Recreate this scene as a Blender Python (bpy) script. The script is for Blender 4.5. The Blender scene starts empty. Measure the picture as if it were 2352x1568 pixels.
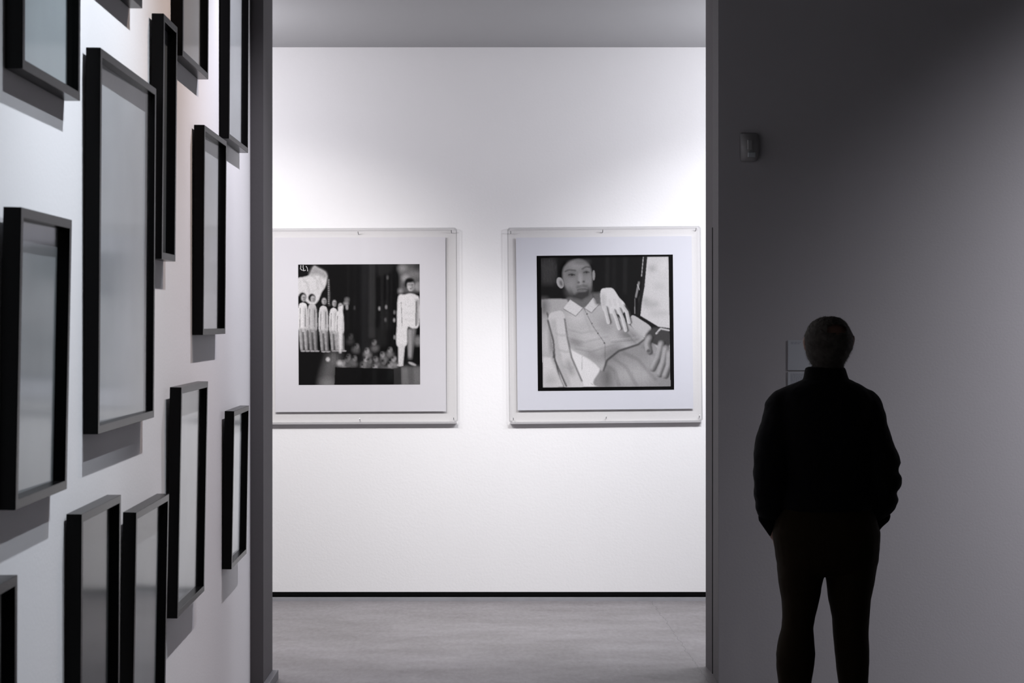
import bpy, bmesh, math, random
import numpy as np
from mathutils import Vector, Matrix, noise
random.seed(7)
S = bpy.context.scene
C = S.collection
F, CX, HY, H = 4200.0, 1176.0, 738.0, 1.65      # focal length (px), principal column, horizon row, eye height

# ---------------------------------------------------------------- camera, world, exposure, lights
cd = bpy.data.cameras.new('camera'); cam = bpy.data.objects.new('camera', cd); C.objects.link(cam)
cam.location = (0, 0, H); cam.rotation_euler = (math.pi/2, 0, 0)
cd.sensor_width = 36; cd.lens = F/2352*36; cd.shift_y = -(784-HY)/2352
cd.clip_start = .05; cd.clip_end = 60
cd.dof.use_dof = True; cd.dof.focus_distance = 9.6; cd.dof.aperture_fstop = 10
S.camera = cam
w = bpy.data.worlds.new('world'); S.world = w; w.use_nodes = True
w.node_tree.nodes['Background'].inputs[0].default_value = (.5, .5, .55, 1)
w.node_tree.nodes['Background'].inputs[1].default_value = .02
vs = S.view_settings
vs.view_transform = 'Standard'; vs.look = 'None'; vs.gamma = 1; vs.use_curve_mapping = False
vs.exposure = 0

def spot(loc, aim, power, deg, blend, col, r=.03):
    l = bpy.data.lights.new('spot', 'SPOT'); o = bpy.data.objects.new('track_and_fill_spot', l); C.objects.link(o)
    o.location = loc
    o.rotation_euler = (Vector(aim)-Vector(loc)).to_track_quat('-Z', 'Y').to_euler()
    l.energy = power; l.spot_size = math.radians(deg); l.spot_blend = blend; l.color = col; l.shadow_soft_size = r
    return o
def area(loc, aim, power, sx, sy, col):
    l = bpy.data.lights.new('area', 'AREA'); o = bpy.data.objects.new('area_light', l); C.objects.link(o)
    o.location = loc
    o.rotation_euler = (Vector(aim)-Vector(loc)).to_track_quat('-Z', 'Y').to_euler()
    l.energy = power; l.shape = 'RECTANGLE'; l.size = sx; l.size_y = sy; l.color = col
    return o
# back room: two wall-washing spots on its ceiling track
spot((-1.45, 8.9, 3.2), (-1.45, 10.81, .0), 88, 96, .55, (1, .97, .945), .06)
spot((1.5, 8.9, 3.2), (1.5, 10.81, .0), 106, 98, .55, (.96, .965, 1), .06)
spot((-.95, 8.9, 3.2), (-1.0, 10.81, -.25), 185, 76, 1, (1, .985, .98), .06)  # added fill pair aimed low, lifts the foot of the back wall
spot((.95, 8.9, 3.2), (.9, 10.81, -.25), 185, 76, 1, (.97, .975, 1), .06)
def fill_point(loc, power, col, r):
    l = bpy.data.lights.new('fill_point', 'POINT'); o = bpy.data.objects.new('fill_light', l); C.objects.link(o)
    o.location = loc; l.energy = power; l.color = col; l.shadow_soft_size = r
fill_point((-2.2, 9.5, 2.75), 74, (.97, .95, 1), .12)      # unseen fill lights, added to lift the ceiling sides and upper wall
fill_point((2.1, 9.5, 2.75), 90, (.93, .94, 1), .12)
# front room: spots washing the left partition from 1 m off, high on the ceiling
LW = (-.981, .0226)
def lw(y): return LW[0]-LW[1]*y
for y, p, c, dy, deg, za in ((4.85, 360, (.87, .925, 1), -.3, 82, 1.0), (6.1, 130, (1, .80, .70), -.1, 70, 1.7),
                             (7.35, 300, (.92, .90, 1), -.1, 74, 1.4)):
    spot((lw(y)+1.0, y, 4.1), (lw(y)+.1, y+dy, za), p, deg, 1, c, .02)
spot((lw(4.4)+1.5, 4.4, 4.1), (lw(3.8)+.1, 3.8, .35), 170, 58, 1, (.86, .92, 1), .02)  # added fill spot, brightens the low near end of the partition
# a lamp out to the right brightens the far end of the wall the visitor faces
spot((5.2, 6.0, 3.5), (4.35, 8.3, 1.8), 1350, 84, 1.0, (.93, .92, 1), .05)
# dim lit gallery behind the photographer
area((2.3, -6.5, 3.7), (1.2, 8.3, 1.3), 21, .3, .3, (.97, .95, 1))

# ---------------------------------------------------------------- helpers
def tag(o, label=None, cat=None, group=None, kind=None):
    if label: o['label'] = label
    if cat: o['category'] = cat
    if group: o['group'] = group
    if kind: o['kind'] = kind
    return o
def bx(bm, x0, x1, y0, y1, z0, z1, bev=0):
    r = bmesh.ops.create_cube(bm, size=1)
    bmesh.ops.scale(bm, vec=(x1-x0, y1-y0, z1-z0), verts=r['verts'])
    bmesh.ops.translate(bm, vec=((x0+x1)/2, (y0+y1)/2, (z0+z1)/2), verts=r['verts'])
    if bev:
        es = list({e for v in r['verts'] for e in v.link_edges})
        bmesh.ops.bevel(bm, geom=es, offset=bev, segments=2, affect='EDGES', profile=.7)
def prism(bm, pts, z0, z1):
    a = [bm.verts.new((x, y, z0)) for x, y in pts]; b = [bm.verts.new((x, y, z1)) for x, y in pts]
    n = len(pts)
    bm.faces.new(a[::-1]); bm.faces.new(b)
    for i in range(n): bm.faces.new((a[i], a[(i+1) % n], b[(i+1) % n], b[i]))
def obj(name, bm, m, parent=None, smooth=False):
    bmesh.ops.recalc_face_normals(bm, faces=bm.faces[:])
    me = bpy.data.meshes.new(name); bm.to_mesh(me); bm.free()
    o = bpy.data.objects.new(name, me); C.objects.link(o)
    for mm in (m if isinstance(m, (list, tuple)) else [m]): me.materials.append(mm)
    if parent: o.parent = parent
    if smooth: me.polygons.foreach_set('use_smooth', [True]*len(me.polygons))
    return o
def empty(name, loc, rot=(0, 0, 0)):
    o = bpy.data.objects.new(name, None); C.objects.link(o); o.location = loc; o.rotation_euler = rot
    o.empty_display_size = .1
    return o
def NB(): return bmesh.new()
def mat(name, col, rough=.5, spec=.5, bump=0, bscale=60, var=0, vscale=3, metal=0):
    m = bpy.data.materials.new(name); m.use_nodes = True
    nt = m.node_tree; b = nt.nodes['Principled BSDF']
    b.inputs['Base Color'].default_value = (*col, 1); b.inputs['Roughness'].default_value = rough
    b.inputs['Specular IOR Level'].default_value = spec; b.inputs['Metallic'].default_value = metal
    tc = nt.nodes.new('ShaderNodeTexCoord')
    if var:
        n = nt.nodes.new('ShaderNodeTexNoise'); n.inputs['Scale'].default_value = vscale; n.inputs['Detail'].default_value = 6
        nt.links.new(tc.outputs['Object'], n.inputs['Vector'])
        r = nt.nodes.new('ShaderNodeMapRange'); r.inputs[1].default_value = .3; r.inputs[2].default_value = .7
        r.inputs[3].default_value = 1-var; r.inputs[4].default_value = 1+var
        nt.links.new(n.outputs[0], r.inputs[0])
        mx = nt.nodes.new('ShaderNodeVectorMath'); mx.operation = 'SCALE'; mx.inputs[0].default_value = col
        nt.links.new(r.outputs[0], mx.inputs['Scale']); nt.links.new(mx.outputs[0], b.inputs['Base Color'])
    if bump:
        n = nt.nodes.new('ShaderNodeTexNoise'); n.inputs['Scale'].default_value = bscale; n.inputs['Detail'].default_value = 4
        nt.links.new(tc.outputs['Object'], n.inputs['Vector'])
        bp = nt.nodes.new('ShaderNodeBump'); bp.inputs['Strength'].default_value = bump; bp.inputs['Distance'].default_value = .002
        nt.links.new(n.outputs[0], bp.inputs['Height']); nt.links.new(bp.outputs[0], b.inputs['Normal'])
    return m
def clear(name, tint, ior=1.5, rough=.0):
    """thin glazing: passes light straight through, reflects by Fresnel"""
    m = bpy.data.materials.new(name); m.use_nodes = True; nt = m.node_tree; nt.nodes.clear()
    out = nt.nodes.new('ShaderNodeOutputMaterial'); mx = nt.nodes.new('ShaderNodeMixShader')
    t = nt.nodes.new('ShaderNodeBsdfTransparent'); t.inputs[0].default_value = (*tint, 1)
    g = nt.nodes.new('ShaderNodeBsdfGlossy'); g.inputs['Roughness'].default_value = rough
    # Schlick's curve on the facing angle, the same from both sides of the thin pane
    f0 = ((ior-1)/(ior+1))**2*1.9
    lw_ = nt.nodes.new('ShaderNodeLayerWeight'); lw_.inputs[0].default_value = .5
    pw = nt.nodes.new('ShaderNodeMath'); pw.operation = 'POWER'; pw.inputs[1].default_value = 5
    ma = nt.nodes.new('ShaderNodeMath'); ma.operation = 'MULTIPLY_ADD'; ma.inputs[1].default_value = 1-f0; ma.inputs[2].default_value = f0
    nt.links.new(lw_.outputs['Facing'], pw.inputs[0]); nt.links.new(pw.outputs[0], ma.inputs[0])
    nt.links.new(ma.outputs[0], mx.inputs[0]); nt.links.new(t.outputs[0], mx.inputs[1]); nt.links.new(g.outputs[0], mx.inputs[2])
    nt.links.new(mx.outputs[0], out.inputs[0])
    return m

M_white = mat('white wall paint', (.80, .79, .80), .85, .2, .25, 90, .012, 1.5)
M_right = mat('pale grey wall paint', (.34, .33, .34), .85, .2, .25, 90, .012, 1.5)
M_far = mat('white gallery paint', (.82, .81, .815), .85, .2, .3, 70, .01, 1.2)
M_ceil = mat('ceiling paint', (.40, .40, .41), .9, .2)
M_grey = mat('grey partition paint', (.115, .108, .112), .8, .2, .2, 90)
M_dark = mat('blackened unseen ceiling', (.05, .05, .05), .9, .1)  # out-of-view ceiling, colour blackened to cut bounced light
M_dim = mat('darkened unseen wall', (.2, .2, .2), .9, .1)  # out-of-view side and rear walls, darkened to hold ambient light down
M_black = mat('black recess', (.006, .006, .007), .6, .2)
M_skirt = mat('grey skirting', (.16, .16, .17), .5, .3)
M_plinth = mat('light metal plinth', (.30, .30, .32), .4, .4, 0, 0, .08, 6)
M_frame = mat('black lacquered wood', (.0035, .0033, .0035), .24, .07, .1, 200)
M_side = M_frame
M_glass = clear('frame glass', (.93, .95, .96), 1.4, .10)

def floor_material():
    m = mat('polished concrete', (.3, .3, .3), .42, .35)
    nt = m.node_tree; b = nt.nodes['Principled BSDF']; tc = nt.nodes.new('ShaderNodeTexCoord')
    L = nt.links.new
    def nz(scale, sx=1, sy=1, detail=6):
        mp = nt.nodes.new('ShaderNodeMapping'); mp.inputs['Scale'].default_value = (sx, sy, 1)
        L(tc.outputs['Object'], mp.inputs[0])
        n = nt.nodes.new('ShaderNodeTexNoise'); n.inputs['Scale'].default_value = scale; n.inputs['Detail'].default_value = detail
        L(mp.outputs[0], n.inputs['Vector']); return n.outputs[0]
    def mth(op, a, b2=None, c=None):
        n = nt.nodes.new('ShaderNodeMath'); n.operation = op
        for i, v in enumerate((a, b2, c)):
            if v is None: continue
            if isinstance(v, (int, float)): n.inputs[i].default_value = v
            else: L(v, n.inputs[i])
        return n.outputs[0]
    cr = nt.nodes.new('ShaderNodeValToRGB')
    e = cr.color_ramp.elements
    e[0].position = .25; e[0].color = (.12, .11, .11, 1); e[1].position = .78; e[1].color = (.255, .242, .252, 1)
    v = mth('ADD', mth('MULTIPLY', nz(1.6, 1, 2.2), .6), mth('MULTIPLY', nz(45, 1, .35, 3), .4))
    L(v, cr.inputs[0])
    # fine joint running into the room
    sp = nt.nodes.new('ShaderNodeSeparateXYZ'); L(tc.outputs['Object'], sp.inputs[0])
    line = mth('ADD', mth('ADD', sp.outputs[0], -.895), mth('MULTIPLY', mth('ADD', sp.outputs[1], -8.55), .032))
    line = mth('ABSOLUTE', mth('ADD', line, mth('MULTIPLY', mth('ADD', nz(9), -.5), .05)))
    k = mth('LESS_THAN', line, .0022)
    mx = nt.nodes.new('ShaderNodeMix'); mx.data_type = 'RGBA'
    L(mth('MULTIPLY', k, .55), mx.inputs[0]); L(cr.outputs[0], mx.inputs[6]); mx.inputs[7].default_value = (.06, .06, .06, 1)
    L(mx.outputs[2], b.inputs['Base Color'])
    bp = nt.nodes.new('ShaderNodeBump'); bp.inputs['Strength'].default_value = .35; bp.inputs['Distance'].default_value = .002
    L(nz(70), bp.inputs['Height']); L(bp.outputs[0], b.inputs['Normal'])
    L(mth('MULTIPLY_ADD', nz(6), .25, .33), b.inputs['Roughness'])
    return m
M_floor = floor_material()

# ---------------------------------------------------------------- the setting
def st(name, bm, m, label=None):
    o = obj(name, bm, m); o['kind'] = 'structure'
    if label: o['label'] = label
    o['category'] = name.split('_')[0]
    return o
CH, CB = 4.5, 3.27            # ceilings: front hall, back room
YB = 10.81                    # back wall
b = NB(); bx(b, -6, 6, -9.2, 11.1, -.1, 0); st('floor', b, M_floor, 'mottled grey concrete floor')
b = NB(); bx(b, -6, 6, -9.2, 8.14, CH, CH+.1); st('ceiling', b, M_dark, 'high black ceiling of the dark front hall')
b = NB(); bx(b, -4.6, 4.6, 8.2, YB, CB, CB+.12); st('ceiling', b, M_ceil, 'white ceiling of the bright back room')
# back wall stands over a black shadow gap and a light plinth
b = NB(); bx(b, -4.6, 4.6, YB, YB+.2, .052, CB); st('wall_back', b, M_far, 'bright white back wall carrying the two big photographs')
b = NB(); bx(b, -4.6, 4.6, YB+.03, YB+.2, 0, .052); st('trim_1', b, M_black, 'black shadow gap along the foot of the back wall')
b = NB(); bx(b, -4.6, 4.6, YB-.010, YB+.03, 0, .018); st('baseboard_back', b, M_plinth, 'thin grey plinth below the black gap')
b = NB(); bx(b, -4.7, -4.6, 8.5, YB+.2, 0, CB); st('wall_back_left', b, M_far)
b = NB(); bx(b, 4.6, 4.7, 8.5, YB+.2, 0, CB); st('wall_back_right', b, M_far)
# left partition with the framed pictures: a long wall slightly off square, ending at a grey pier
b = NB(); prism(b, [(lw(-9.2), -9.2), (lw(8.14), 8.14), (lw(8.14)-.2, 8.14), (lw(-9.2)-.2, -9.2)], 0, CH)
st('wall_left', b, M_white, 'white partition wall hung with black frames')
b = NB(); prism(b, [(-1.107, 8.14), (-1.107, 8.45), (-6, 8.45), (-6, 8.14)], 0, CH)
st('wall_pier', b, M_grey, 'grey painted pier at the left side of the opening')
b = NB(); bx(b, -1.107, -1.079, 8.10, 8.452, 0, .042, .004); bx(b, -1.16, -1.107, 8.112, 8.14, 0, .042, .004)
st('baseboard_pier', b, M_skirt, 'low dark skirting at the foot of the grey pier')
# right wall: faces the camera, its jamb is two panels meeting at a slight angle
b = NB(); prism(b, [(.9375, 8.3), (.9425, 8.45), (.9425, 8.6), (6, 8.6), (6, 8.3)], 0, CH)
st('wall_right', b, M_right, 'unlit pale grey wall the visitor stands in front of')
b = NB(); prism(b, [(.941, 8.57), (.927, 8.75), (6, 8.75), (6, 8.6), (.942, 8.6)], 0, CH)
st('wall_jamb', b, M_grey, 'grey far panel of the opening jamb')
b = NB(); prism(b, [(.937, 8.301), (.941, 8.5695), (.942, 8.5695), (.944, 8.46), (.9385, 8.301)], 0, CH)
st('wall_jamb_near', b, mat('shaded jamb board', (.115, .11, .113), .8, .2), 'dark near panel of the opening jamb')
b = NB(); bx(b, .9375, .9415, 8.566, 8.5705, 0, 2.09, .0005)
st('trim_2', b, mat('dark rubber strip', (.02, .02, .021), .6, .2), 'thin dark edge strip on the right jamb, ending at head height')
b = NB(); bx(b, -1.107, .941, 8.2, 8.7, CB, CH); st('wall_lintel', b, M_white)
b = NB(); bx(b, 5.9, 6, -9.2, 8.3, 0, CH); st('wall_side', b, M_dim)
b = NB(); bx(b, -1.2, 6, -9.3, -9.2, 0, CH); st('wall_rear', b, M_dim)

# ---------------------------------------------------------------- tonal painter for the prints
def blur(a, r):
    r = int(r)
    if r < 1: return a
    k = 2*r+1
    for ax in (0, 1):
        p = np.pad(a, [(r+1, r) if i == ax else (0, 0) for i in range(2)], mode='edge')
        c = np.cumsum(p, axis=ax)
        a = (np.take(c, range(k, c.shape[ax]), axis=ax)-np.take(c, range(0, c.shape[ax]-k), axis=ax))/k
    return a
class Paint:
    """a black-and-white picture as an array of tones; coordinates in an arbitrary px window"""
    def __init__(s, x0, y0, x1, y1, n, tone):
        s.w = (x0, y0, x1, y1); s.n = n
        s.a = np.full((n, n), float(tone))
        g = (np.arange(n)+.5)/n
        s.X, s.Y = np.meshgrid(x0+g*(x1-x0), y0+g*(y1-y0))
        s.rng = np.random.default_rng(5)
    def _put(s, m, tone, soft, alpha=1):
        m = blur(m.astype(float), soft)*alpha
        s.a = s.a*(1-m)+tone*m
    def pmask(s, pts):
        ins = np.zeros(s.X.shape, bool); n = len(pts)
        for i in range(n):
            x1, y1 = pts[i]; x2, y2 = pts[(i+1) % n]
            if y1 == y2: continue
            c = ((y1 > s.Y) != (y2 > s.Y)) & (s.X < (x2-x1)*(s.Y-y1)/(y2-y1)+x1)
            ins ^= c
        return ins
    def curve(s, pts, k=6):
        n = len(pts); out = []
        for i in range(n):
            p0, p1, p2, p3 = (np.array(pts[(i+j) % n], float) for j in (-1, 0, 1, 2))
            for t in np.arange(k)/k:
                out.append(tuple(.5*((2*p1)+(-p0+p2)*t+(2*p0-5*p1+4*p2-p3)*t*t+(-p0+3*p1-3*p2+p3)*t**3)))
        return out
    def poly(s, pts, tone, soft=1, alpha=1, smooth=False):
        s._put(s.pmask(s.curve(pts) if smooth else pts), tone, soft, alpha)
    def ell(s, cx, cy, rx, ry, tone, soft=1, alpha=1, rot=0):
        c, q = math.cos(rot), math.sin(rot); dx, dy = s.X-cx, s.Y-cy
        s._put(((dx*c+dy*q)/rx)**2+((-dx*q+dy*c)/ry)**2 < 1, tone, soft, alpha)
    def line(s, pts, wd, tone, soft=0, alpha=1):
        m = np.zeros(s.X.shape, bool)
        for (x1, y1), (x2, y2) in zip(pts, pts[1:]):
            L2 = (x2-x1)**2+(y2-y1)**2+1e-9
            t = np.clip(((s.X-x1)*(x2-x1)+(s.Y-y1)*(y2-y1))/L2, 0, 1)
            m |= (s.X-x1-t*(x2-x1))**2+(s.Y-y1-t*(y2-y1))**2 < (wd/2)**2
        s._put(m, tone, soft, alpha)
    def mottle(s, box, amp, r):
        x0, y0, x1, y1 = box
        nz = blur(s.rng.normal(size=s.a.shape), r); nz /= nz.std()
        m = blur(((s.X > x0) & (s.X < x1) & (s.Y > y0) & (s.Y < y1)).astype(float), 3)
        s.a = np.clip(s.a*(1+amp*nz*m), 0, 1)
    def grain(s, amp):
        s.a = np.clip(s.a*(1+amp*s.rng.normal(size=s.a.shape)), .004, .9)

M_print = bpy.data.materials.new('photographic print'); M_print.use_nodes = True
_nt = M_print.node_tree; _at = _nt.nodes.new('ShaderNodeVertexColor'); _at.layer_name = 'tone'
_nt.links.new(_at.outputs[0], _nt.nodes['Principled BSDF'].inputs['Base Color'])
_nt.nodes['Principled BSDF'].inputs['Roughness'].default_value = .6
_nt.nodes['Principled BSDF'].inputs['Specular IOR Level'].default_value = .03
def picture_mesh(name, tones, corner, ux, uz, parent, thick=.0006):
    """thin sheet of n x n cells, one tone per cell; corner = top left, ux to the right, uz downward"""
    n = tones.shape[0]
    g = np.arange(n+1)/n
    A, B = np.meshgrid(g, g)
    corner, ux, uz = (np.array(v, float) for v in (corner, ux, uz))
    co = corner+A[..., None]*ux+B[..., None]*uz
    idx = np.arange((n+1)*(n+1)).reshape(n+1, n+1)
    q = np.stack([idx[:-1, :-1], idx[1:, :-1], idx[1:, 1:], idx[:-1, 1:]], -1).reshape(-1, 4)
    me = bpy.data.meshes.new(name); me.from_pydata(co.reshape(-1, 3).tolist(), [], q.tolist())
    at = me.color_attributes.new('tone', 'FLOAT_COLOR', 'CORNER')
    t = np.repeat(tones.reshape(-1), 4)
    c = np.stack([t*1.0, t*.985, t*1.0, np.ones_like(t)], -1).astype(np.float32)
    at.data.foreach_set('color', c.reshape(-1))
    me.materials.append(M_print)
    o = bpy.data.objects.new(name, me); C.objects.link(o); o.parent = parent
    return o

def paint_stage(n=320):
    p = Paint(367, 372, 1173, 1168, n, .006)
    # pale crumpled backdrop, upper left
    p.poly([(360, 470), (400, 455), (440, 440), (470, 385), (500, 395), (550, 425), (558, 470), (545, 520), (520, 560), (500, 610), (460, 640), (400, 600), (360, 560)], .70, 2, 1, True)
    p.poly([(440, 440), (470, 385), (500, 395), (550, 425), (555, 470), (500, 440)], .3, 5, .8, True)
    for q in (((455, 440), (490, 470), (500, 540)), ((400, 470), (430, 500), (440, 560)), ((520, 430), (510, 480), (530, 520))): p.line(q, 7, .42, 3, .8)
    p.line([(565, 470), (570, 540), (573, 640)], 14, .09, 2)
    for y in range(475, 640, 14): p.ell(569, y, 5, 4, .3, 1)
    p.line([(385, 380), (382, 400), (395, 410)], 5, .6); p.line([(400, 378), (402, 412), (415, 410)], 5, .6)
    p.line([(420, 385), (428, 395), (430, 415)], 5, .5)
    # dark grey stage drapes
    p.poly([(838, 372), (880, 372), (876, 860), (832, 860)], .032, 3)
    p.poly([(880, 372), (1005, 372), (990, 420), (900, 455)], .022, 5)
    for x, t in ((700, .012), (745, .010), (925, .018), (960, .022), (985, .015)): p.line([(x, 372), (x-4, 800)], 9, t, 3)
    for x, y, g in ((905, 665, .35), (950, 655, .3), (1003, 742, .4), (1005, 690, .2), (960, 460, .12), (1005, 855, .3), (740, 660, .06), (945, 740, .12)):
        p.ell(x, y, 6, 14, g, 2)
    # grey backdrop at right
    p.poly([(1037, 372), (1180, 372), (1180, 560), (1040, 560)], .11, 4)
    p.ell(1060, 400, 30, 24, .3, 7); p.ell(1130, 440, 50, 30, .22, 10); p.ell(1160, 390, 30, 20, .05, 8)
    for x, y, r in ((1080, 465, 26), (1160, 520, 24), (1045, 550, 14)): p.ell(x, y, r, r, .38, 5)
    # performers in pale tunics and trousers in a row, receding
    for x, y, s_, g in ((396, 590, 1.0, .80), (458, 598, .98, .55), (532, 612, .95, .66), (600, 626, .90, .72), (640, 644, .85, .74)):
        wd = 32*s_
        p.poly([(x-wd*.75, y+50), (x-6, y+34), (x+6, y+34), (x+wd*.8, y+50), (x+wd*1.02, y+120*s_), (x+wd*.9, y+215*s_), (x-wd*.85, y+215*s_), (x-wd*1.0, y+120*s_)], g, 1, 1, True)
        p.poly([(x+wd*.2, y+60), (x+wd*.9, y+60), (x+wd, y+205*s_), (x+wd*.3, y+205*s_)], g*.5, 4, .7)
        for q in (-.45, .5):
            p.poly([(x+q*wd-13*s_, y+205*s_), (x+q*wd+13*s_, y+205*s_), (x+q*wd+8*s_+8, y+352*s_), (x+q*wd-5*s_+8, y+352*s_)], g*.42, 3)
            p.line([(x+q*wd-5, y+215*s_), (x+q*wd+3, y+345*s_)], 6, g*.75, 2)
            p.ell(x+q*wd+16, y+354*s_, 16, 5, .4, 1)
        p.line([(x-wd*.5, y+70), (x-wd*.62, y+200*s_)], 4, g*.25, 1); p.line([(x+wd*.55, y+76), (x+wd*.5, y+190*s_)], 4, g*.2, 1)
        p.ell(x-1, y-6, 25*s_, 28*s_, .008, 2)
        p.ell(x+6, y+3, 15*s_, 23*s_, .50, 2); p.ell(x+13, y+8, 7*s_, 16*s_, .2, 3)
        p.line([(x+0, y-1), (x+16, y-1)], 4, .08, 1, .8); p.ell(x+8, y+14, 5, 2.5, .15, 1)
    p.ell(690, 606, 16, 16, .16, 3); p.ell(684, 630, 18, 12, .3, 3); p.ell(690, 655, 8, 18, .4, 2)
    p.poly([(632, 655), (664, 640), (652, 960), (636, 960)], .74, 2)
    # performer at right in a long pale coat
    p.poly([(1030, 590), (1075, 574), (1110, 566), (1150, 578), (1170, 610), (1168, 770), (1130, 800), (1092, 790), (1085, 905), (1020, 908), (1022, 760)], .80, 2, 1, True)
    p.poly([(1145, 600), (1170, 610), (1166, 770), (1145, 780)], .4, 3)
    p.poly([(1030, 900), (1074, 900), (1060, 1040), (1030, 1040)], .72, 2)
    p.poly([(1092, 800), (1146, 800), (1128, 920), (1118, 1000), (1098, 1000)], .24, 4); p.line([(1105, 810), (1104, 980)], 10, .5, 4)
    p.ell(1040, 1040, 22, 8, .7, 1); p.ell(1122, 1032, 28, 8, .5, 2, 1, .4)
    p.line([(1050, 625), (1056, 780)], 4, .25, 1); p.line([(1150, 620), (1148, 780)], 5, .06, 1)
    for y in (640, 690, 740): p.line([(1075, y), (1105, y+10), (1130, y)], 5, .6, 2, .7)
    p.ell(1105, 500, 34, 36, .006, 3); p.ell(1113, 516, 24, 36, .55, 2); p.ell(1126, 520, 10, 28, .25, 4)
    p.line([(1096, 508), (1130, 508)], 5, .10, 1, .8); p.ell(1114, 535, 9, 3, .15, 1); p.ell(1108, 482, 27, 14, .006, 3)
    p.ell(1158, 880, 22, 34, .2, 5); p.ell(1165, 520, 10, 30, .3, 4)
    # seated audience: blurred heads and shoulders
    rg = random.Random(3)
    for x, y, g in ((715, 850, .08), (755, 915, .2), (700, 985, .22), (740, 995, .26), (822, 945, .45), (815, 1000, .5), (870, 890, .25), (880, 1000, .3), (925, 970, .4), (975, 940, .35), (1000, 1000, .5), (935, 1020, .2), (665, 1025, .45), (875, 1055, .5), (975, 1035, .4), (800, 1045, .3), (690, 1000, .2), (840, 1010, .2)):
        dx, dy = rg.uniform(-10, 10), rg.uniform(-6, 10)
        p.ell(x+dx, y+30+dy, 26, 20, g*.5, 5, 1, rg.uniform(-.6, .6)); p.ell(x, y, 13, 18, g, 3, 1, rg.uniform(-.4, .4))
        p.ell(x-8+dx*.3, y-10, 12, 9, .006, 3); p.ell(x+rg.uniform(-4, 4), y+4, 5, 6, g*.3, 2)
    # glossy stage floor
    p.poly([(560, 960), (650, 960), (612, 1100), (605, 1168), (500, 1168), (520, 1080)], .12, 12)
    p.ell(562, 1000, 13, 15, .6, 2); p.ell(640, 1025, 20, 18, .5, 4); p.ell(560, 1150, 50, 22, .22, 10); p.line([(600, 960), (600, 1030)], 10, .2, 5)
    p.poly([(610, 1052), (1042, 1064), (1042, 1180), (604, 1180)], .006, 1)
    p.poly([(1045, 1050), (1180, 1050), (1180, 1180), (1045, 1180)], .10, 3)
    for x, g in ((1070, .3), (1110, .16), (1150, .28)): p.line([(x, 1060), (x+6, 1160)], 18, g, 8)
    p.poly([(1000, 1062), (1045, 1062), (1045, 1180), (1000, 1180)], .035, 1)
    p.grain(.10)
    return p.a
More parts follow.
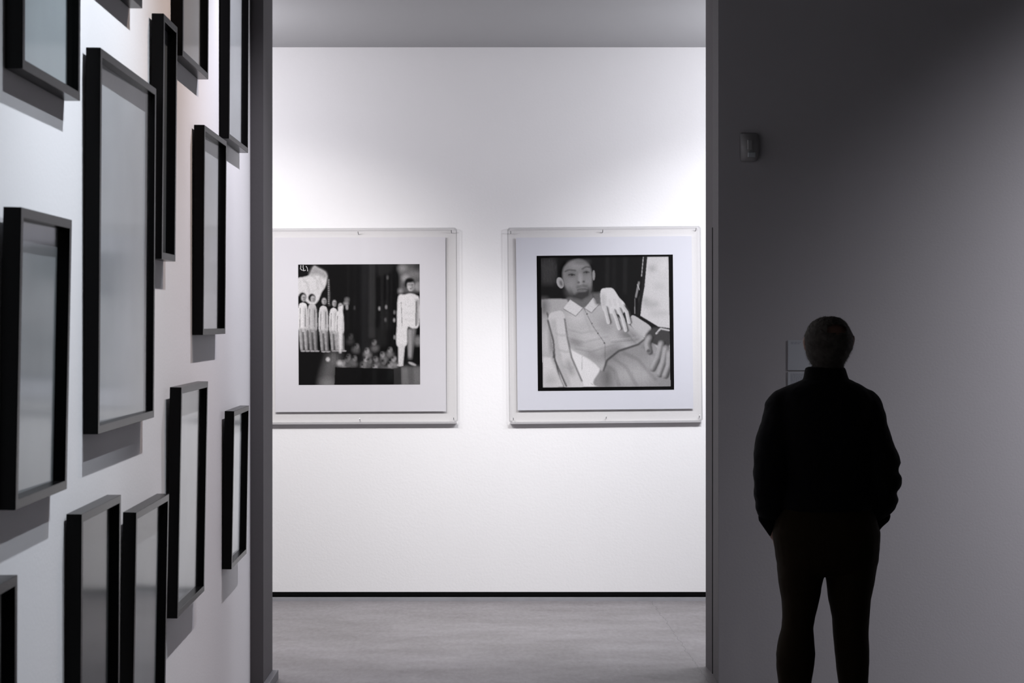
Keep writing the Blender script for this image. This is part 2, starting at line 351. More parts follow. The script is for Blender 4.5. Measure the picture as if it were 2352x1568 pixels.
def paint_sitter(n=360):
    """a clothed adult leaning back in a pale shirt and trousers, inside a black border"""
    p = Paint(383, 306, 1300, 1214, n, .006)
    p.poly([(410, 320), (1275, 320), (1278, 1192), (418, 1192)], .014, 0)
    p.poly([(412, 322), (510, 322), (505, 500), (412, 500)], .05, 8)
    for k in range(26): p.line([(415+k*4, 330+(k*37) % 60), (417+k*4, 400+(k*53) % 90)], 3, .075, 1, .7)
    for x, t in ((860, .03), (905, .022), (980, .028)): p.line([(x, 322), (x-6, 560)], 14, t, 5)
    # bright doorway at right with its worn dark post
    p.poly([(1127, 322), (1270, 322), (1274, 800), (1200, 790), (1078, 715)], .60, 1)
    for x, y, rx, ry, t in ((1160, 398, 24, 20, .34), (1150, 640, 60, 26, .42), (1205, 520, 40, 20, .5), (1110, 610, 30, 18, .36), (1200, 700, 70, 22, .48), (1240, 380, 30, 40, .68)): p.ell(x, y, rx, ry, t, 8, .8)
    p.line([(1117, 322), (1098, 520), (1062, 700)], 20, .02, 1); p.line([(1101, 322), (1088, 450)], 4, .55, 1)
    p.line([(1070, 490), (1048, 590)], 8, .4, 2); p.line([(1042, 600), (1040, 700)], 4, .3, 1); p.line([(1060, 505), (1072, 540)], 4, .6, 1)
    # pale cushion and sheet
    p.poly([(412, 602), (470, 596), (592, 598), (600, 690), (470, 700), (500, 900), (520, 1192), (416, 1192)], .44, 2, 1)
    p.ell(430, 650, 30, 60, .2, 10); p.ell(445, 880, 36, 100, .56, 14); p.ell(480, 860, 16, 110, .24, 7)
    p.line([(450, 690), (470, 760), (497, 900), (490, 990)], 9, .04, 2)
    p.poly([(590, 920), (1275, 850), (1278, 1190), (560, 1190)], .78, 1); p.line([(683, 985), (680, 1080)], 4, .45, 1)
    for x, y in ((760, 1140), (810, 1120), (740, 1165), (820, 1165)): p.line([(x, y), (x+14, y+12)], 5, .5, 1)
    p.poly([(418, 985), (470, 990), (560, 1190), (418, 1190)], .66, 3); p.ell(470, 1140, 50, 50, .5, 14)
    # checked trousers over both knees
    p.poly([(790, 1192), (800, 1080), (840, 1000), (930, 935), (1060, 890), (1120, 880), (1200, 940), (1277, 1050), (1277, 1192)], .30, 2, 1, True)
    p.ell(1030, 1110, 150, 80, .44, 22); p.ell(1200, 1010, 60, 60, .42, 14); p.ell(850, 1130, 30, 70, .16, 12)
    for q in (((830, 1040), (900, 1080), (930, 1190)), ((960, 960), (1060, 1010), (1180, 1150)), ((1090, 920), (1180, 990), (1270, 1120)), ((880, 990), (980, 1060), (1050, 1190))):
        p.line(q, 10, .14, 5, .8)
    for k in range(9): p.line([(800+k*56, 900), (770+k*62, 1192)], 3, .2, 1, .25*(800+k*56 > 860))
    # shirt: body, far shoulder, sleeve
    p.poly([(560, 690), (620, 640), (700, 625), (790, 600), (860, 640), (900, 700), (1010, 780), (1105, 870), (1060, 905), (930, 945), (850, 1010), (825, 1085), (740, 1010), (600, 925), (565, 800)], .46, 2, 1, True)
    p.poly([(1020, 712), (1085, 745), (1150, 800), (1110, 865), (1015, 780)], .5, 1, 1, True)
    p.ell(650, 720, 70, 50, .60, 16, .9); p.ell(740, 850, 90, 40, .56, 16, .9, .3); p.ell(1000, 850, 80, 34, .18, 12, .9, .5)
    p.ell(880, 960, 90, 40, .22, 12, .85, -.5); p.ell(640, 890, 50, 24, .24, 9, .8, .5); p.ell(850, 770, 60, 60, .34, 14, .8); p.ell(760, 980, 60, 30, .30, 9, .8, .6)
    for q, t in ((((590, 800), (680, 826), (800, 806)), .3), (((600, 860), (700, 888), (860, 850)), .28), (((640, 930), (740, 952), (900, 905)), .2), (((700, 660), (716, 740), (750, 830)), .3), (((880, 890), (970, 880), (1060, 870)), .12), (((960, 790), (1000, 840), (1040, 890)), .14)):
        p.line(q, 6, t, 3, .8); p.line([(x, y-9) for x, y in q], 5, .62, 3, .6)
    p.line([(690, 645), (756, 780), (838, 900), (838, 1030)], 3, .12, 1)
    for x, y in ((712, 700), (744, 764), (784, 830), (826, 896)): p.ell(x+7, y, 5, 5, .10, 1)
    p.line([(826, 1082), (850, 1012), (930, 950), (1060, 908), (1108, 872)], 13, .05, 2, .9)          # belt
    p.poly([(458, 720), (500, 682), (565, 700), (600, 930), (640, 1060), (690, 1186), (570, 1190), (505, 1010), (475, 850)], .62, 1, 1, True)
    p.line([(490, 740), (505, 900), (540, 1040), (590, 1180)], 16, .34, 7); p.ell(600, 1060, 24, 60, .34, 8, .8, -.3)
    p.line([(568, 730), (585, 860), (612, 990), (680, 1150)], 8, .03, 2); p.line([(455, 740), (490, 880), (500, 1010), (575, 1185)], 10, .02, 2)
    for y in (830, 940, 1050): p.line([(510+(y-830)*.2, y), (550+(y-830)*.2, y+14), (590+(y-830)*.2, y+6)], 7, .36, 3, .8)
    # neck, collar, head
    p.poly([(580, 590), (750, 560), (770, 610), (700, 660), (610, 650)], .16, 3)
    p.poly([(560, 660), (606, 602), (690, 660), (640, 712)], .68, 1); p.poly([(704, 660), (762, 590), (812, 622), (748, 690)], .62, 1)
    p.line([(560, 664), (642, 714), (690, 662)], 4, .1, 1, .8); p.line([(704, 664), (748, 692), (812, 626)], 4, .1, 1, .8)
    p.ell(645, 425, 112, 110, .006, 4); p.ell(540, 488, 23, 38, .42, 1, 1, -.3); p.ell(546, 492, 10, 22, .14, 3, 1, -.3); p.ell(766, 440, 9, 34, .3, 1)
    p.poly([(556, 440), (566, 385), (610, 345), (670, 332), (722, 352), (748, 400), (754, 470), (746, 540), (720, 590), (685, 606), (636, 590), (590, 540), (564, 492)], .24, 3, 1, True)
    p.ell(650, 372, 50, 22, .33, 10); p.ell(614, 498, 26, 34, .31, 10); p.ell(676, 470, 10, 50, .4, 5); p.ell(725, 480, 14, 30, .30, 8); p.ell(735, 545, 16, 40, .10, 8, .7)
    p.ell(600, 560, 18, 40, .13, 9, .7, -.6); p.ell(690, 350, 60, 12, .10, 6, .6)
    p.line([(572, 414), (600, 402), (644, 408)], 8, .05, 2, .9); p.line([(688, 398), (716, 382), (740, 386)], 8, .05, 2, .9)
    p.ell(616, 436, 28, 14, .13, 4, .8); p.ell(714, 420, 24, 13, .13, 4, .8)
    p.line([(596, 436), (618, 430), (640, 438)], 5, .03, 1); p.line([(698, 422), (716, 414), (736, 420)], 5, .03, 1)
    p.ell(620, 437, 7, 5, .03, 1); p.ell(718, 421, 7, 5, .03, 1)
    p.ell(664, 488, 8, 6, .06, 2); p.ell(698, 482, 8, 6, .06, 2); p.line([(656, 474), (664, 492)], 4, .14, 2, .7)
    p.ell(688, 536, 36, 14, .17, 3); p.line([(656, 538), (690, 533), (722, 534)], 4, .04, 1); p.ell(690, 546, 26, 6, .36, 3)
    p.line([(652, 518), (690, 508), (722, 514)], 9, .07, 3, .85); p.poly([(600, 520), (630, 570), (660, 548), (716, 545), (742, 520), (735, 580), (685, 610), (620, 590)], .035, 4, .9)
    p.ell(690, 540, 22, 7, .16, 2)
    # hand laid on the chest
    p.poly([(752, 560), (815, 556), (830, 640), (780, 640)], .14, 4)
    p.poly([(812, 545), (850, 526), (895, 532), (935, 590), (975, 640), (960, 700), (900, 700), (840, 690), (815, 640)], .66, 1, 1, True)
    for q in (((840, 660), (850, 710), (862, 758)), ((893, 680), (915, 740), (933, 800)), ((930, 670), (960, 740), (977, 812)), ((958, 650), (985, 690), (1000, 760))):
        p.line([(a+12, c) for a, c in q], 22, .06, 2, .8); p.line(q, 22, .64, 1); p.line([(a+6, c) for a, c in q], 6, .42, 2)
    for x in (868, 902, 936): p.line([(x, 600), (x+10, 650)], 4, .42, 3)
    p.ell(830, 610, 12, 50, .45, 6)
    # other hand hanging over the knee, wrist strap
    p.poly([(1110, 865), (1140, 810), (1190, 795), (1274, 830), (1274, 920), (1180, 915)], .06, 3, 1, True)
    p.line([(1183, 836), (1212, 803), (1268, 815)], 12, .5, 1); p.line([(1190, 832), (1216, 812), (1266, 822)], 3, .08, 1)
    for q, wd in ((((1135, 860), (1118, 900), (1128, 955)), 40), (((1215, 900), (1190, 990), (1150, 1070)), 38), (((1245, 930), (1225, 1030), (1195, 1110)), 36), (((1268, 960), (1262, 1050), (1235, 1120)), 34)):
        p.line([(a+12, c+4) for a, c in q], wd, .03, 2, .8); p.line(q, wd-4, .24, 3); p.line([(a-6, c) for a, c in q], 11, .56, 4)
    p.ell(1130, 952, 14, 12, .12, 2)
    p.grain(.06)
    inside = p.pmask([(410, 320), (1272, 318), (1276, 1192), (416, 1192)])     # black border of the negative
    p.a = np.where(inside, p.a, .005)
    return p.a

# ---------------------------------------------------------------- the two acrylic-glazed photographs
SB = F/YB
def bw(x, y): return ((x-CX)/SB, H-(y-HY)/SB)          # point on the back wall plane
M_paper = mat('white paper mount', (.78, .77, .81), .8, .1)
M_paper2 = mat('cool white paper mount', (.75, .76, .83), .8, .1)
M_acr = clear('clear acrylic', (.885, .88, .875), 1.3, .05)
M_edge = clear('polished acrylic edge', (.80, .80, .81), 1.5, .2)
M_pin = mat('steel pin', (.25, .25, .26), .4, .5, metal=1)
def big_photo(name, label, panel, paper, pic, pins, tones, roll, mpaper):
    cx, cz = bw((panel[0]+panel[2])/2, (panel[1]+panel[3])/2)
    root = empty(name, (cx, YB, cz), (0, -math.radians(roll), 0))
    tag(root, label, 'photograph', 'large photographs under acrylic on the back wall')
    def loc(x, y):
        X, Z = bw(x, y); return X-cx, Z-cz
    def rect(r): 
        x0, z1 = loc(r[0], r[1]); x1, z0 = loc(r[2], r[3]); return x0, x1, z0, z1
    # acrylic sheet with clipped corners
    x0, x1, z0, z1 = rect(panel); c = .012
    outl = [(x0+c, z0), (x1-c, z0), (x1, z0+c), (x1, z1-c), (x1-c, z1), (x0+c, z1), (x0, z1-c), (x0, z0+c)]
    b = NB()
    fr = b.faces.new([b.verts.new((x, -.022, z)) for x, z in outl])
    obj('acrylic_sheet', b, M_acr, root)
    b = NB()          # polished rim of the sheet: a band right round
    inn = [(x*(1-.0075/abs(x1)) if abs(x) > .01 else x, z*(1-.0075/abs(z1))) for x, z in outl]
    n = len(outl)
    for (ya, yb) in ((-.0225, -.016),):
        A = [b.verts.new((x, ya, z)) for x, z in outl]; I = [b.verts.new((x, ya, z)) for x, z in inn]
        B = [b.verts.new((x, yb, z)) for x, z in outl]
        for i in range(n):
            j = (i+1) % n
            b.faces.new((A[i], A[j], I[j], I[i])); b.faces.new((A[i], A[j], B[j], B[i]))
    tag(obj('sheet_edge', b, M_edge, root), 'greyish polished edge of the clear sheet')
    # thick lower lip carrying the sheet
    b = NB(); bx(b, x0+.008, x1-.008, -.024, -.001, z0-.006, z0+.004, .0015)
    obj('bottom_rail', b, mat('grey acrylic rail', (.42, .41, .42), .4, .4), root)
    x0, x1, z0, z1 = rect(paper)
    b = NB(); bx(b, x0, x1, -.012, -.009, z0, z1); obj('mount', b, mpaper, root)
    x0, x1, z0, z1 = rect(pic)
    picture_mesh('print', tones, (x0, -.0128, z1), (x1-x0, 0, 0), (0, 0, z0-z1), root)
    for px, py in pins:
        X, Z = loc(px, py); b = NB()
        bmesh.ops.create_cone(b, segments=8, radius1=.0022, radius2=.0022, depth=.03, cap_ends=True,
                              matrix=Matrix.Translation((X, -.016, Z)) @ Matrix.Rotation(math.radians(62), 4, 'X'))
        obj('pin', b, M_pin, root)
    return root
big_photo('framed_photograph', 'large square black and white photograph of a stage show, partly hidden behind the grey pier',
          (604, 524, 1051, 971), (632, 545, 1024, 945), (686, 607, 964.5, 883),
          [(614, 535), (824, 535), (1038, 533), (614, 963), (826, 963), (1041, 961)], paint_stage(), .25, M_paper)
big_photo('framed_photograph', 'large black-bordered photograph of a reclining dark-haired sitter, beside the right jamb',
          (1167, 521, 1611, 969), (1187, 544, 1590, 940), (1234, 586, 1546.5, 896),
          [(1175, 532), (1386, 531), (1600, 529), (1177, 959), (1390, 958), (1604, 957)], paint_sitter(), .55, M_paper2)

# ---------------------------------------------------------------- black box frames on the left wall
D = .037
TH = math.asin(.0226)
def wall_y(x): return (-LW[0]-D)*F/(1081-x)          # depth at which the frames' front plane meets image column x
def box_frame(label, xnt, xnb, xfb, ytop, ybot, tone, face=.021, deep=.026, skew=.018):
    y0, y1 = wall_y(xnb), wall_y(xfb)
    zt, zb = H-(ytop-HY)*y0/F, H-(ybot-HY)*y0/F
    h, wd = zt-zb, (y1-y0)*1.0003
    lean = (xnt-xnb)*y0/F/h
    root = empty('picture_frame', (lw(y0)+.0015, y0, zb), (0, lean, TH))
    tag(root, label, 'picture frame', 'black box frames on the left wall')
    # moulding: four mitred sides in one piece, open box with a lip
    b = NB()
    def ring(x, m): return [b.verts.new((x, yy, zz)) for yy, zz in ((m, m), (wd-m, m), (wd-m, h-m), (m, h-m))]
    r = [ring(0, 0), ring(D-.001, 0), ring(D, .001), ring(D, face-.001), ring(D-.001, face), ring(.006, face), ring(.006, face*.4), ring(0, face*.4)]
    for a, c in zip(r, r[1:]+[r[0]]):
        for i in range(4): b.faces.new((a[i], a[(i+1) % 4], c[(i+1) % 4], c[i]))
    obj('frame', b, M_frame, root)
    b = NB(); bx(b, .002, .005, face*.5, wd-face*.5, face*.5, h-face*.5); obj('backing_board', b, M_skirt, root)
    xg = D-deep; tw = skew*wd              # the glass sits slightly skewed in its rebate
    m = mat('print paper', tone, .75, .1, 0, 0, .10, 3)
    # printed sheet with a pale margin: paper plus a tonal picture field
    b = NB(); bx(b, .005, xg-.002, face, wd-face, face, h-face)
    obj('print', b, m, root)
    b = NB(); b.faces.new([b.verts.new(v) for v in ((xg, face, face), (xg+tw, wd-face, face), (xg+tw, wd-face, h-face), (xg, face, h-face))])
    obj('glass', b, M_glass, root)
    return root
G1, G2 = (.16, .17, .18), (.22, .22, .22)
box_frame('black frame cut by the top edge, nearest the upper left corner', 52, 50, 182.6, -420, 157, (0.315, 0.350, 0.357))
box_frame('tallest black frame, second from the left at mid height', 229.6, 223.6, 352.5, 108.7, 997, (0.436, 0.441, 0.450))
box_frame('slim tall black frame directly right of the tallest frame, showing hardly any glass', 375, 370, 401.8, 30.6, 594, (0.145, 0.148, 0.150))
box_frame('black frame cut by the top edge, just above and right of the slim tall frame', 420, 418, 477.5, -330, 127.6, (0.388, 0.396, 0.400))
box_frame('rightmost upper black frame, cut by the top edge beside the grey pier', 528, 525, 569, -260, 318, (0.485, 0.495, 0.500))
box_frame('black frame hanging right below the rightmost upper frame', 468.6, 465, 516.5, 286.4, 769, (0.485, 0.495, 0.500))
box_frame('black frame at the left edge at mid height, with a wide shadow below', 46.9, 33.7, 152, 474.5, 1171, (0.310, 0.317, 0.320))
box_frame('tall lower black frame between the twin bottom frames and the small one', 415.4, 406, 468.3, 888.9, 1419.7, (0.630, 0.643, 0.650))
box_frame('smallest black frame, lowest on the right beside the grey pier', 536.8, 530.7, 565.4, 943.6, 1306.8, (0.921, 0.941, 0.950))
box_frame('left one of the two twin frames cut by the bottom edge', 186, 182, 273, 1180.5, 1720, (0.049, 0.050, 0.050))
box_frame('right one of the two twin frames cut by the bottom edge', 311.6, 302, 378.5, 1176, 1690, (0.291, 0.297, 0.300))
box_frame('lowest black frame, only its corner showing in the bottom left', -150, -153, 36, 1425, 2300, (0.194, 0.198, 0.200))
box_frame('black frame almost out of view above the tallest frame, its corner shadow showing', 240, 238, 325.5, -700, -64, (0.291, 0.297, 0.300))

# ---------------------------------------------------------------- right wall fittings
SR = F/8.3
def rw(x, y): return ((x-CX)/SR, H-(y-HY)/SR)
M_sens = mat('off white plastic', (.24, .235, .235), .5, .3)
M_lens = mat('sensor window plastic', (.30, .32, .33), .3, .4)
X, Z = rw(1721, 372)
root = empty('motion_sensor', (X, 8.3, Z)); tag(root, 'small pale plastic motion sensor high on the dark right wall', 'motion sensor')
b = NB()
prof = [(0, -.012, .02), (.008, -.030, .036), (.03, -.044, .0405), (.065, -.050, .0425), (.10, -.040, .0425), (.124, -.028, .040), (.1305, -.018, .034)]
rings = []
for z, y, hw in prof:
    pts = [(-.0425+(.0425-hw)*.3, 0), (-.0425+(.0425-hw)*.3, y*.72), (-.016, y), (.012, y*.98), (hw, y*.55), (hw, 0)]
    rings.append([b.verts.new((px, py, z)) for px, py in pts])
for a, c in zip(rings, rings[1:]):
    for i in range(6): b.faces.new((a[i], a[(i+1) % 6], c[(i+1) % 6], c[i]))
b.faces.new(rings[0]); b.faces.new(rings[-1][::-1])
bmesh.ops.bevel(b, geom=b.edges[:], offset=.0025, segments=2, affect='EDGES')
obj('housing', b, M_sens, root, True)
b = NB(); bx(b, -.012, .022, -.0525, -.03, .018, .040, .004); obj('sensor_window', b, M_lens, root, True)
b = NB(); bx(b, -.014, .008, -.0522, -.04, .052, .096, .004); obj('front_panel', b, M_sens, root, True)

M_lab = mat('pale label card', (.37, .385, .41), .6, .3)
M_ink = mat('grey label ink', (.28, .29, .32), .7, .1)
def wall_label(label, x0, y0, x1, y1, rows):
    X, Z = rw(x0, y1); X1, Z1 = rw(x1, y0); wd, h = X1-X, Z1-Z
    root = empty('wall_label', (X, 8.3, Z)); tag(root, label, 'label', 'exhibition labels beside the visitor')
    b = NB(); bx(b, 0, wd, -.006, 0, 0, h, .001); obj('card', b, M_lab, root)
    rg = random.Random(len(rows)); b = NB()
    for (yy, th, x_end) in rows:                 # unreadable small print: short word-like strokes
        x = .0125
        while x < x_end:
            l = rg.uniform(.004, .014)
            bx(b, x, min(x+l, x_end), -.0064, -.006, h-yy-th, h-yy); x += l+.003
    obj('small_print', b, M_ink, root)
wall_label('upper pale label card beside the visitor\'s head, two lines of print', 1809.5, 781, 1884, 850,
           [(.008, .0035, .058), (.0140, .0035, .056)])
wall_label('lower pale label card, mostly hidden behind the visitor\'s shoulder', 1809.5, 853.5, 1884, 930,
           [(.009+i*.0052, .0026, .125) for i in range(14)])

# ---------------------------------------------------------------- the visitor
SM, YM = 615.0, 4200/615.0
def ring_at(px0, px1, py, yoff, ry, p=2.3, n=28):
    cx, rx = ((px0+px1)/2-CX)/SM, (px1-px0)/2/SM
    z = H-(py-HY)/SM
    out = []
    for i in range(n):
        t = 2*math.pi*i/n; c, s = math.cos(t), math.sin(t)
        out.append((cx+rx*math.copysign(abs(c)**(2/p), c), YM+yoff+ry*math.copysign(abs(s)**(2/p), s), z))
    return out
def loft(bm, rings):
    V = [[bm.verts.new(v) for v in r] for r in rings]; n = len(V[0])
    for a, c in zip(V, V[1:]):
        for i in range(n): bm.faces.new((a[i], a[(i+1) % n], c[(i+1) % n], c[i]))
    bm.faces.new(V[0][::-1]); bm.faces.new(V[-1])
def ball(bm, px, py, yoff, rx, ry, rz, rot=None):
    r = bmesh.ops.create_icosphere(bm, subdivisions=3, radius=1)
    M = Matrix.Translation(((px-CX)/SM, YM+yoff, H-(py-HY)/SM))
    if rot: M = M @ Matrix.Rotation(rot[0], 4, rot[1])
    bmesh.ops.transform(bm, matrix=M @ Matrix.Diagonal((rx, ry, rz, 1)), verts=r['verts'])
def limb(bm, pts, n=12):
    """tapered tube through (px, py, yoff, radius) points"""
    P = [Vector(((a-CX)/SM, YM+c, H-(b_-HY)/SM)) for a, b_, c, r in pts]
    R = []
    for i, q in enumerate(P):
        d = (P[min(i+1, len(P)-1)]-P[max(i-1, 0)]).normalized()
        u = d.orthogonal().normalized() if abs(d.y) > .95 else d.cross(Vector((0, 1, 0))).normalized()
        v = d.cross(u)
        R.append([tuple(q+(u*math.cos(2*math.pi*k/n)+v*math.sin(2*math.pi*k/n))*pts[i][3]) for k in range(n)])
    loft(bm, R); 
    for i in (0, -1):
        r = bmesh.ops.create_icosphere(bm, subdivisions=2, radius=pts[i][3]*.98, matrix=Matrix.Translation(P[i]))
def remeshed(name, bm, m, parent, voxel, smooth_it=6, disp=None):
    bmesh.ops.recalc_face_normals(bm, faces=bm.faces[:])
    me = bpy.data.meshes.new('tmp'); bm.to_mesh(me); bm.free()
    o = bpy.data.objects.new('tmp', me); C.objects.link(o)
    r = o.modifiers.new('r', 'REMESH'); r.mode = 'VOXEL'; r.voxel_size = voxel; r.use_smooth_shade = True
    s = o.modifiers.new('s', 'SMOOTH'); s.iterations = smooth_it; s.factor = .5
    dg = bpy.context.evaluated_depsgraph_get(); dg.update()
    nm = bpy.data.meshes.new_from_object(o.evaluated_get(dg)); nm.name = name
    bpy.data.objects.remove(o)
    if disp:
        for v in nm.vertices: v.co += v.normal*disp(v.co)
    nm.materials.clear(); nm.materials.append(m)
    nm.polygons.foreach_set('use_smooth', [True]*len(nm.polygons))
    q = bpy.data.objects.new(name, nm); C.objects.link(q); q.parent = parent
    q.matrix_parent_inverse = parent.matrix_world.inverted() if False else Matrix.Translation(-parent.location)
    return q
def flat(name, bm, m, parent, smooth=True):
    o = obj(name, bm, m, parent, smooth); o.matrix_parent_inverse = Matrix.Translation(-parent.location); return o

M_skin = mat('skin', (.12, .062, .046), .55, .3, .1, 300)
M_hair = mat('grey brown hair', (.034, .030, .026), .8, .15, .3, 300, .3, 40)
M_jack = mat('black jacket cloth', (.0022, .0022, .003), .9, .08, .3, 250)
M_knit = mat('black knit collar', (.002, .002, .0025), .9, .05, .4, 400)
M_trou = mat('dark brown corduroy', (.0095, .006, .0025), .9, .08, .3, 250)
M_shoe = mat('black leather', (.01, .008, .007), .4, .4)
man = empty('person', ((1894-CX)/SM, YM, 0))
tag(man, 'person seen from behind in black jacket and brown trousers, facing the dark wall', 'person')

FL = HY+H*SM                                  # image row of the floor under him
# body: head, neck, trunk, arms into the pockets, legs, as one surface
b = NB()
loft(b, [ring_at(1895, 1915, 730, 0, .018, 2), ring_at(1883, 1927, 733, 0, .040, 2), ring_at(1872, 1936, 740, .0, .061, 2), ring_at(1861, 1945, 751, .002, .077, 2),
         ring_at(1853, 1955, 766, .003, .090, 2), ring_at(1851, 1957, 784, .006, .093, 2), ring_at(1854, 1955, 800, .010, .090, 2.1), ring_at(1859, 1950, 815, .018, .080, 2.1),
         ring_at(1864, 1944, 828, .030, .068, 2.1), ring_at(1871, 1938, 840, .045, .052, 2.1), ring_at(1880, 1928, 850, .055, .034, 2)])
loft(b, [ring_at(1872, 1936, 800, -.01, .055, 2), ring_at(1870, 1932, 838, -.005, .056, 2), ring_at(1868, 1932, 862, -.005, .060, 2), ring_at(1850, 1950, 885, 0, .08, 2)])
ball(b, 1910, 790, .10, .013, .020, .026)          # nose
ball(b, 1908, 775, .085, .045, .014, .010)         # brow
ball(b, 1893, 789, .078, .012, .012, .008); ball(b, 1924, 789, .078, .012, .012, .008)      # eyelids
ball(b, 1909, 812, .088, .020, .012, .005); ball(b, 1909, 818, .086, .018, .012, .006)      # lips
ball(b, 1908, 837, .085, .022, .016, .016)         # chin
ball(b, 1958, 786, .008, .009, .018, .030, (.25, 'Y')); ball(b, 1850, 791, .006, .008, .018, .030, (-.2, 'Y'))      # ears
loft(b, [ring_at(1830, 1970, 885, 0, .08), ring_at(1795, 1990, 930, 0, .10), ring_at(1795, 1995, 1010, 0, .11), ring_at(1803, 1990, 1100, .01, .115), ring_at(1798, 2000, 1200, 0, .115), ring_at(1796, 2002, 1280, 0, .11)])
for sgn, P in ((-1, [(1794, 930, 0, .042), (1776, 1000, -.03, .042), (1768, 1085, -.065, .042), (1762, 1150, 0, .036), (1778, 1192, .045, .028)]),
               (1, [(1993, 930, 0, .042), (2008, 1000, -.03, .042), (2021, 1085, -.065, .042), (2024, 1150, 0, .036), (2014, 1192, .045, .028)])):
    limb(b, P)
    x, y = P[-1][0], P[-1][1]
    s_ = -sgn
    ball(b, x+s_*4, y+24, .055, .022, .040, .046)                                           # palm
    for k, (dy, ln) in enumerate(((-.028, 34), (-.009, 40), (.011, 37), (.029, 29))):       # four fingers, curled down in the pocket
        limb(b, [(x+s_*6, y+42, .055+dy, .0095), (x+s_*9, y+42+ln*.55, .058+dy, .009), (x+s_*15, y+42+ln, .060+dy, .0078)], 8)
    limb(b, [(x+s_*4, y+12, .085, .012), (x+s_*8, y+30, .103, .0105), (x+s_*13, y+46, .108, .009)], 8)   # thumb
for sgn, P in ((-1, [(1842, 1270, 0, .085), (1842, 1340, .0, .070), (1836, 1425, .01, .052), (1828, 1500, -.012, .050), (1822, 1600, 0, .038), (1816, FL-30, 0, .034)]),
               (1, [(1952, 1270, 0, .085), (1954, 1340, .0, .068), (1954, 1425, .01, .052), (1956, 1500, -.012, .050), (1962, 1600, 0, .038), (1966, FL-30, 0, .034)])):
    limb(b, P, 16)
    x = P[-1][0]
    limb(b, [(x, FL-22, -.03, .032), (x, FL-20, .06, .030), (x+sgn*4, FL-16, .15, .022)], 12)
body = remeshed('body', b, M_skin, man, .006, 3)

# hair: a cap over crown, back and sides with a thin patch at the crown
def head_ring(px0, px1, py, yo, ry): return ring_at(px0, px1, py, yo, ry, 2, 48)
b = NB()
hr = [head_ring(1896, 1916, 727, -.002, .02), head_ring(1881, 1929, 730.5, -.004, .045), head_ring(1867, 1940, 737.5, -.004, .066), head_ring(1856.5, 1949, 750, -.004, .086),
      head_ring(1848.5, 1957, 768, -.003, .099), head_ring(1847, 1959, 784, 0, .101), head_ring(1849, 1957, 800, .001, .098), head_ring(1854, 1948, 818, .001, .088),
      head_ring(1861, 1939, 832, -.002, .072), head_ring(1868, 1934, 843, -.006, .060)]
V = []
def lerp(a, c, t): return tuple(a[i]*(1-t)+c[i]*t for i in range(3))
fine = []
for a, c in zip(hr, hr[1:]):
    for t in (0, .25, .5, .75): fine.append([lerp(p, q, t) for p, q in zip(a, c)])
fine.append(hr[-1])
V = [[b.verts.new(v) for v in r] for r in fine]; n = 48
hx = (1904-CX)/SM
def keep(c):
    y = c.y-YM; px = CX+(c.x)*SM; py = HY+(H-c.z)*SM
    if y > .055 and py > 752: return False                       # face
    if y > .02 and py > 800: return False                        # cheeks and jaw
    r = ((px-1912)/25)**2+((py-755)/11)**2                       # thin crown facing back
    if y < 0 and r < 1+.5*noise.noise(Vector((px*.15, py*.15, 0))): return False
    return True
for a, c in zip(V, V[1:]):
    for i in range(n):
        q = (a[i], a[(i+1) % n], c[(i+1) % n], c[i])
        if keep(sum((v.co for v in q), Vector())/4): b.faces.new(q)
b.faces.new(V[0])
bmesh.ops.delete(b, geom=[v for v in b.verts if not v.link_faces], context='VERTS')
for v in b.verts:
    d = Vector((v.co.x-hx, v.co.y-YM, (v.co.z-1.57)*.6)).normalized()
    v.co += d*(.0022*noise.noise(v.co*90)+.0015*noise.noise(v.co*240))
b.normal_update()
rg = random.Random(11)
tips = []
for f in b.faces[:]:
    if len(f.verts) != 4: continue
    for _ in range(7):
        u, w_ = rg.random(), rg.random(); vs_ = [v.co for v in f.verts]
        q = (vs_[0]*(1-u)+vs_[1]*u)*(1-w_)+(vs_[3]*(1-u)+vs_[2]*u)*w_
        out = Vector((q.x-hx, q.y-YM, (q.z-1.58)*.7)).normalized()
        tips.append((q-out*.002, out))
for q, out in tips:                                              # short strands
    dr = (out*.7+Vector((rg.uniform(-.4, .4), rg.uniform(-.4, .4), -.75+rg.uniform(-.3, .3)))).normalized()
    sd = dr.cross(out).normalized()*.0005
    L_ = rg.uniform(.007, .016)
    b.faces.new([b.verts.new(q-sd), b.verts.new(q+sd), b.verts.new(q+dr*L_)])
flat('hair', b, M_hair, man, False)

# jacket
b = NB()
loft(b, [ring_at(1850, 1946, 868, 0, .075), ring_at(1836, 1960, 875, 0, .085), ring_at(1812, 1981, 885, 0, .10), ring_at(1788, 2000, 900, 0, .115), ring_at(1777, 2012, 920, 0, .125),
         ring_at(1774, 2012, 960, 0, .135), ring_at(1778, 2008, 1020, 0, .14), ring_at(1782, 2006, 1080, 0, .142), ring_at(1781, 2010, 1130, 0, .148), ring_at(1783, 2010, 1150, 0, .145), ring_at(1790, 2006, 1166, 0, .136), ring_at(1794, 2002, 1170, 0, .13)])
LA = [(1808, 1850, 886, 0, .04), (1781, 1850, 898, 0, .06), (1767, 1850, 910, 0, .068), (1757, 1840, 926, -.004, .072), (1752, 1836, 945, -.008, .074), (1749, 1832, 966, -.014, .074), (1740, 1824, 989, -.02, .073), (1732, 1816, 1017, -.03, .070),
      (1726.5, 1808, 1046, -.042, .067), (1727, 1806, 1070, -.05, .066), (1725, 1805, 1092, -.055, .066), (1729, 1806, 1112, -.05, .063), (1727.5, 1806, 1132, -.04, .062), (1733, 1806, 1150, -.025, .058), (1734, 1804, 1166, -.01, .055), (1739, 1802, 1180, .01, .050), (1749, 1797, 1190, .025, .042), (1757, 1793, 1195, .03, .036)]
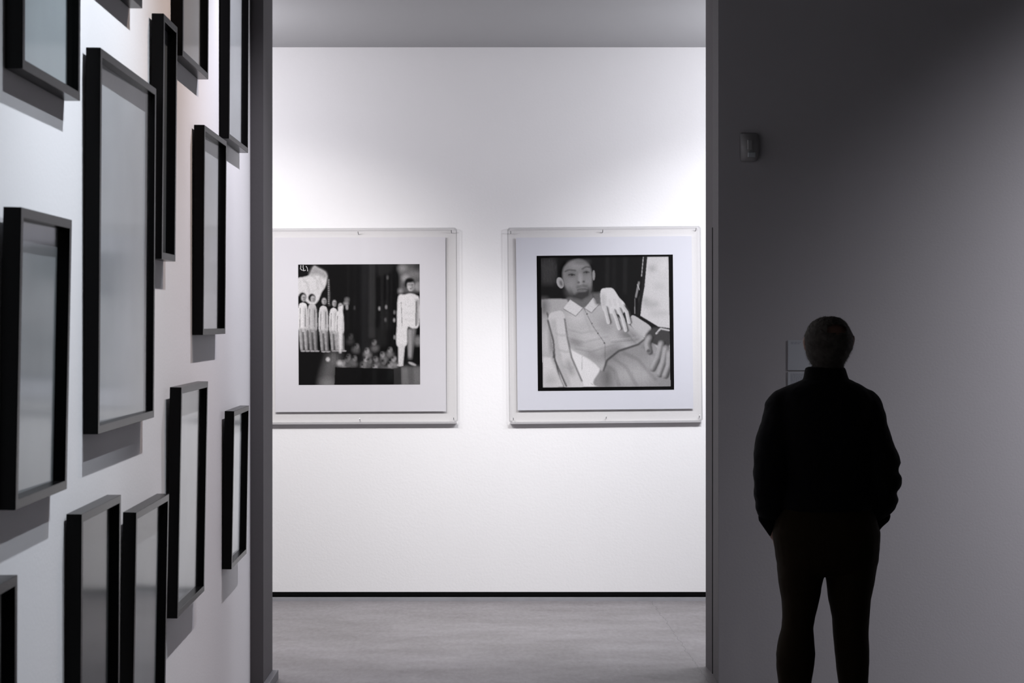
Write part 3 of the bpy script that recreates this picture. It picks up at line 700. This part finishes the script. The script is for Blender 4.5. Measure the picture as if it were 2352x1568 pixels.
RA = [(1938, 1976, 886, 0, .04), (1938, 2004, 898, 0, .06), (1938, 2017, 910, 0, .068), (1948, 2026, 926, -.004, .072), (1952, 2030.5, 945, -.008, .074), (1955, 2034, 968, -.014, .074), (1962, 2040, 989, -.02, .073), (1972, 2048, 1017, -.03, .070),
      (1980, 2057, 1040, -.042, .067), (1983, 2063.5, 1058, -.05, .066), (1984, 2055.5, 1077, -.055, .064), (1985, 2064, 1092, -.055, .066), (1985, 2062, 1116, -.05, .063), (1985, 2053, 1130, -.04, .060), (1985, 2060, 1146, -.025, .060), (1986, 2055, 1164, -.01, .055), (1989, 2046, 1180, .01, .050), (1994, 2035, 1190, .025, .042), (2000, 2026, 1196, .03, .036)]
for A in (LA, RA): loft(b, [ring_at(x0, x1, y, yo, ry, 2.2) for x0, x1, y, yo, ry in A])
def wr(c):
    px = CX+c.x*SM
    side = min(1, abs(px-1894)/130)
    return .0035*noise.noise(Vector((c.x*9, c.y*9, c.z*26)))*side+.002*noise.noise(c*40)
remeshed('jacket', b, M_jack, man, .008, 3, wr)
b = NB()     # stand-up collar
loft(b, [ring_at(1858, 1936, 842, 0, .060), ring_at(1850, 1941, 845, 0, .069), ring_at(1848, 1944, 855, 0, .072), ring_at(1846, 1948, 868, 0, .078), ring_at(1838, 1957, 880, 0, .086)])
remeshed('collar', b, M_knit, man, .005, 3)
b = NB()     # ribbed cuffs over the wrists
limb(b, [(1762, 1188, .026, .032), (1772, 1206, .04, .028), (1783, 1226, .05, .024)]); tag(remeshed('cuff', b, M_knit, man, .005, 2), None)
b = NB()
limb(b, [(2030, 1186, .026, .032), (2018, 1204, .04, .026), (2008, 1222, .05, .024)]); remeshed('cuff', b, M_knit, man, .005, 2)

# trousers
b = NB()
loft(b, [ring_at(1797, 1995, 1140, 0, .12), ring_at(1791, 2005, 1165, 0, .125), ring_at(1780, 2014, 1195, 0, .132), ring_at(1774, 2021, 1222, -.004, .138), ring_at(1779, 2018, 1261, -.008, .140),
         ring_at(1783, 2014, 1290, -.006, .132), ring_at(1790, 2008, 1306, 0, .115), ring_at(1800, 1998, 1318, 0, .09)])
LL = [(1785, 1897, 1290, 0, .115), (1786, 1894, 1312, 0, .110), (1789, 1887, 1338, 0, .102), (1795.5, 1880, 1378, .002, .092), (1798, 1871, 1418, .006, .080), (1796, 1868, 1440, .004, .076), (1789, 1869, 1464, -.002, .078), (1782, 1870.5, 1502, -.008, .078), (1783, 1868, 1536, -.006, .074), (1788, 1863, 1566, -.002, .068), (1790, 1856, 1620, .002, .064), (1788, 1852, 1690, .004, .064), (1786, 1850, FL-22, .008, .068)]
RL = [(1893, 2013, 1290, 0, .115), (1896.5, 2010, 1318, 0, .110), (1899.5, 2007, 1338, 0, .102), (1904, 1999.5, 1375, .002, .092), (1913, 1996, 1420, .006, .080), (1914, 1995, 1450, .004, .076), (1916, 1995, 1495, -.006, .076), (1922, 1994, 1540, -.006, .072), (1926, 1993, 1570, -.002, .068), (1930, 1993, 1620, .002, .064), (1934, 1996, 1690, .004, .064), (1935, 1999, FL-22, .008, .068)]
for A in (LL, RL): loft(b, [ring_at(x0, x1, y, yo, ry, 2.2) for x0, x1, y, yo, ry in A])
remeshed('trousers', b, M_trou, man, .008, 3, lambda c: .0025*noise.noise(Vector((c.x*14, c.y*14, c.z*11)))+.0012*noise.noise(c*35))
for sg, x in ((-1, 1818), (1, 1966)):
    b = NB(); y0 = -.075
    def sr(yo, hw, h0, h1, k=16):
        cx = (x-CX)/SM+sg*.02*max(0, yo/.2)
        return [(cx+hw*math.cos(2*math.pi*i/k), YM+yo, h0+(h1-h0)*(.5+.5*math.sin(2*math.pi*i/k))) for i in range(k)]
    loft(b, [sr(-.085, .02, .01, .05), sr(-.075, .034, .002, .075), sr(-.03, .040, .002, .085), sr(.03, .040, .002, .09), sr(.09, .046, .002, .068), sr(.15, .048, .002, .055), sr(.19, .036, .003, .045), sr(.21, .016, .008, .03)])
    shoe = flat('shoe', b, M_shoe, man)
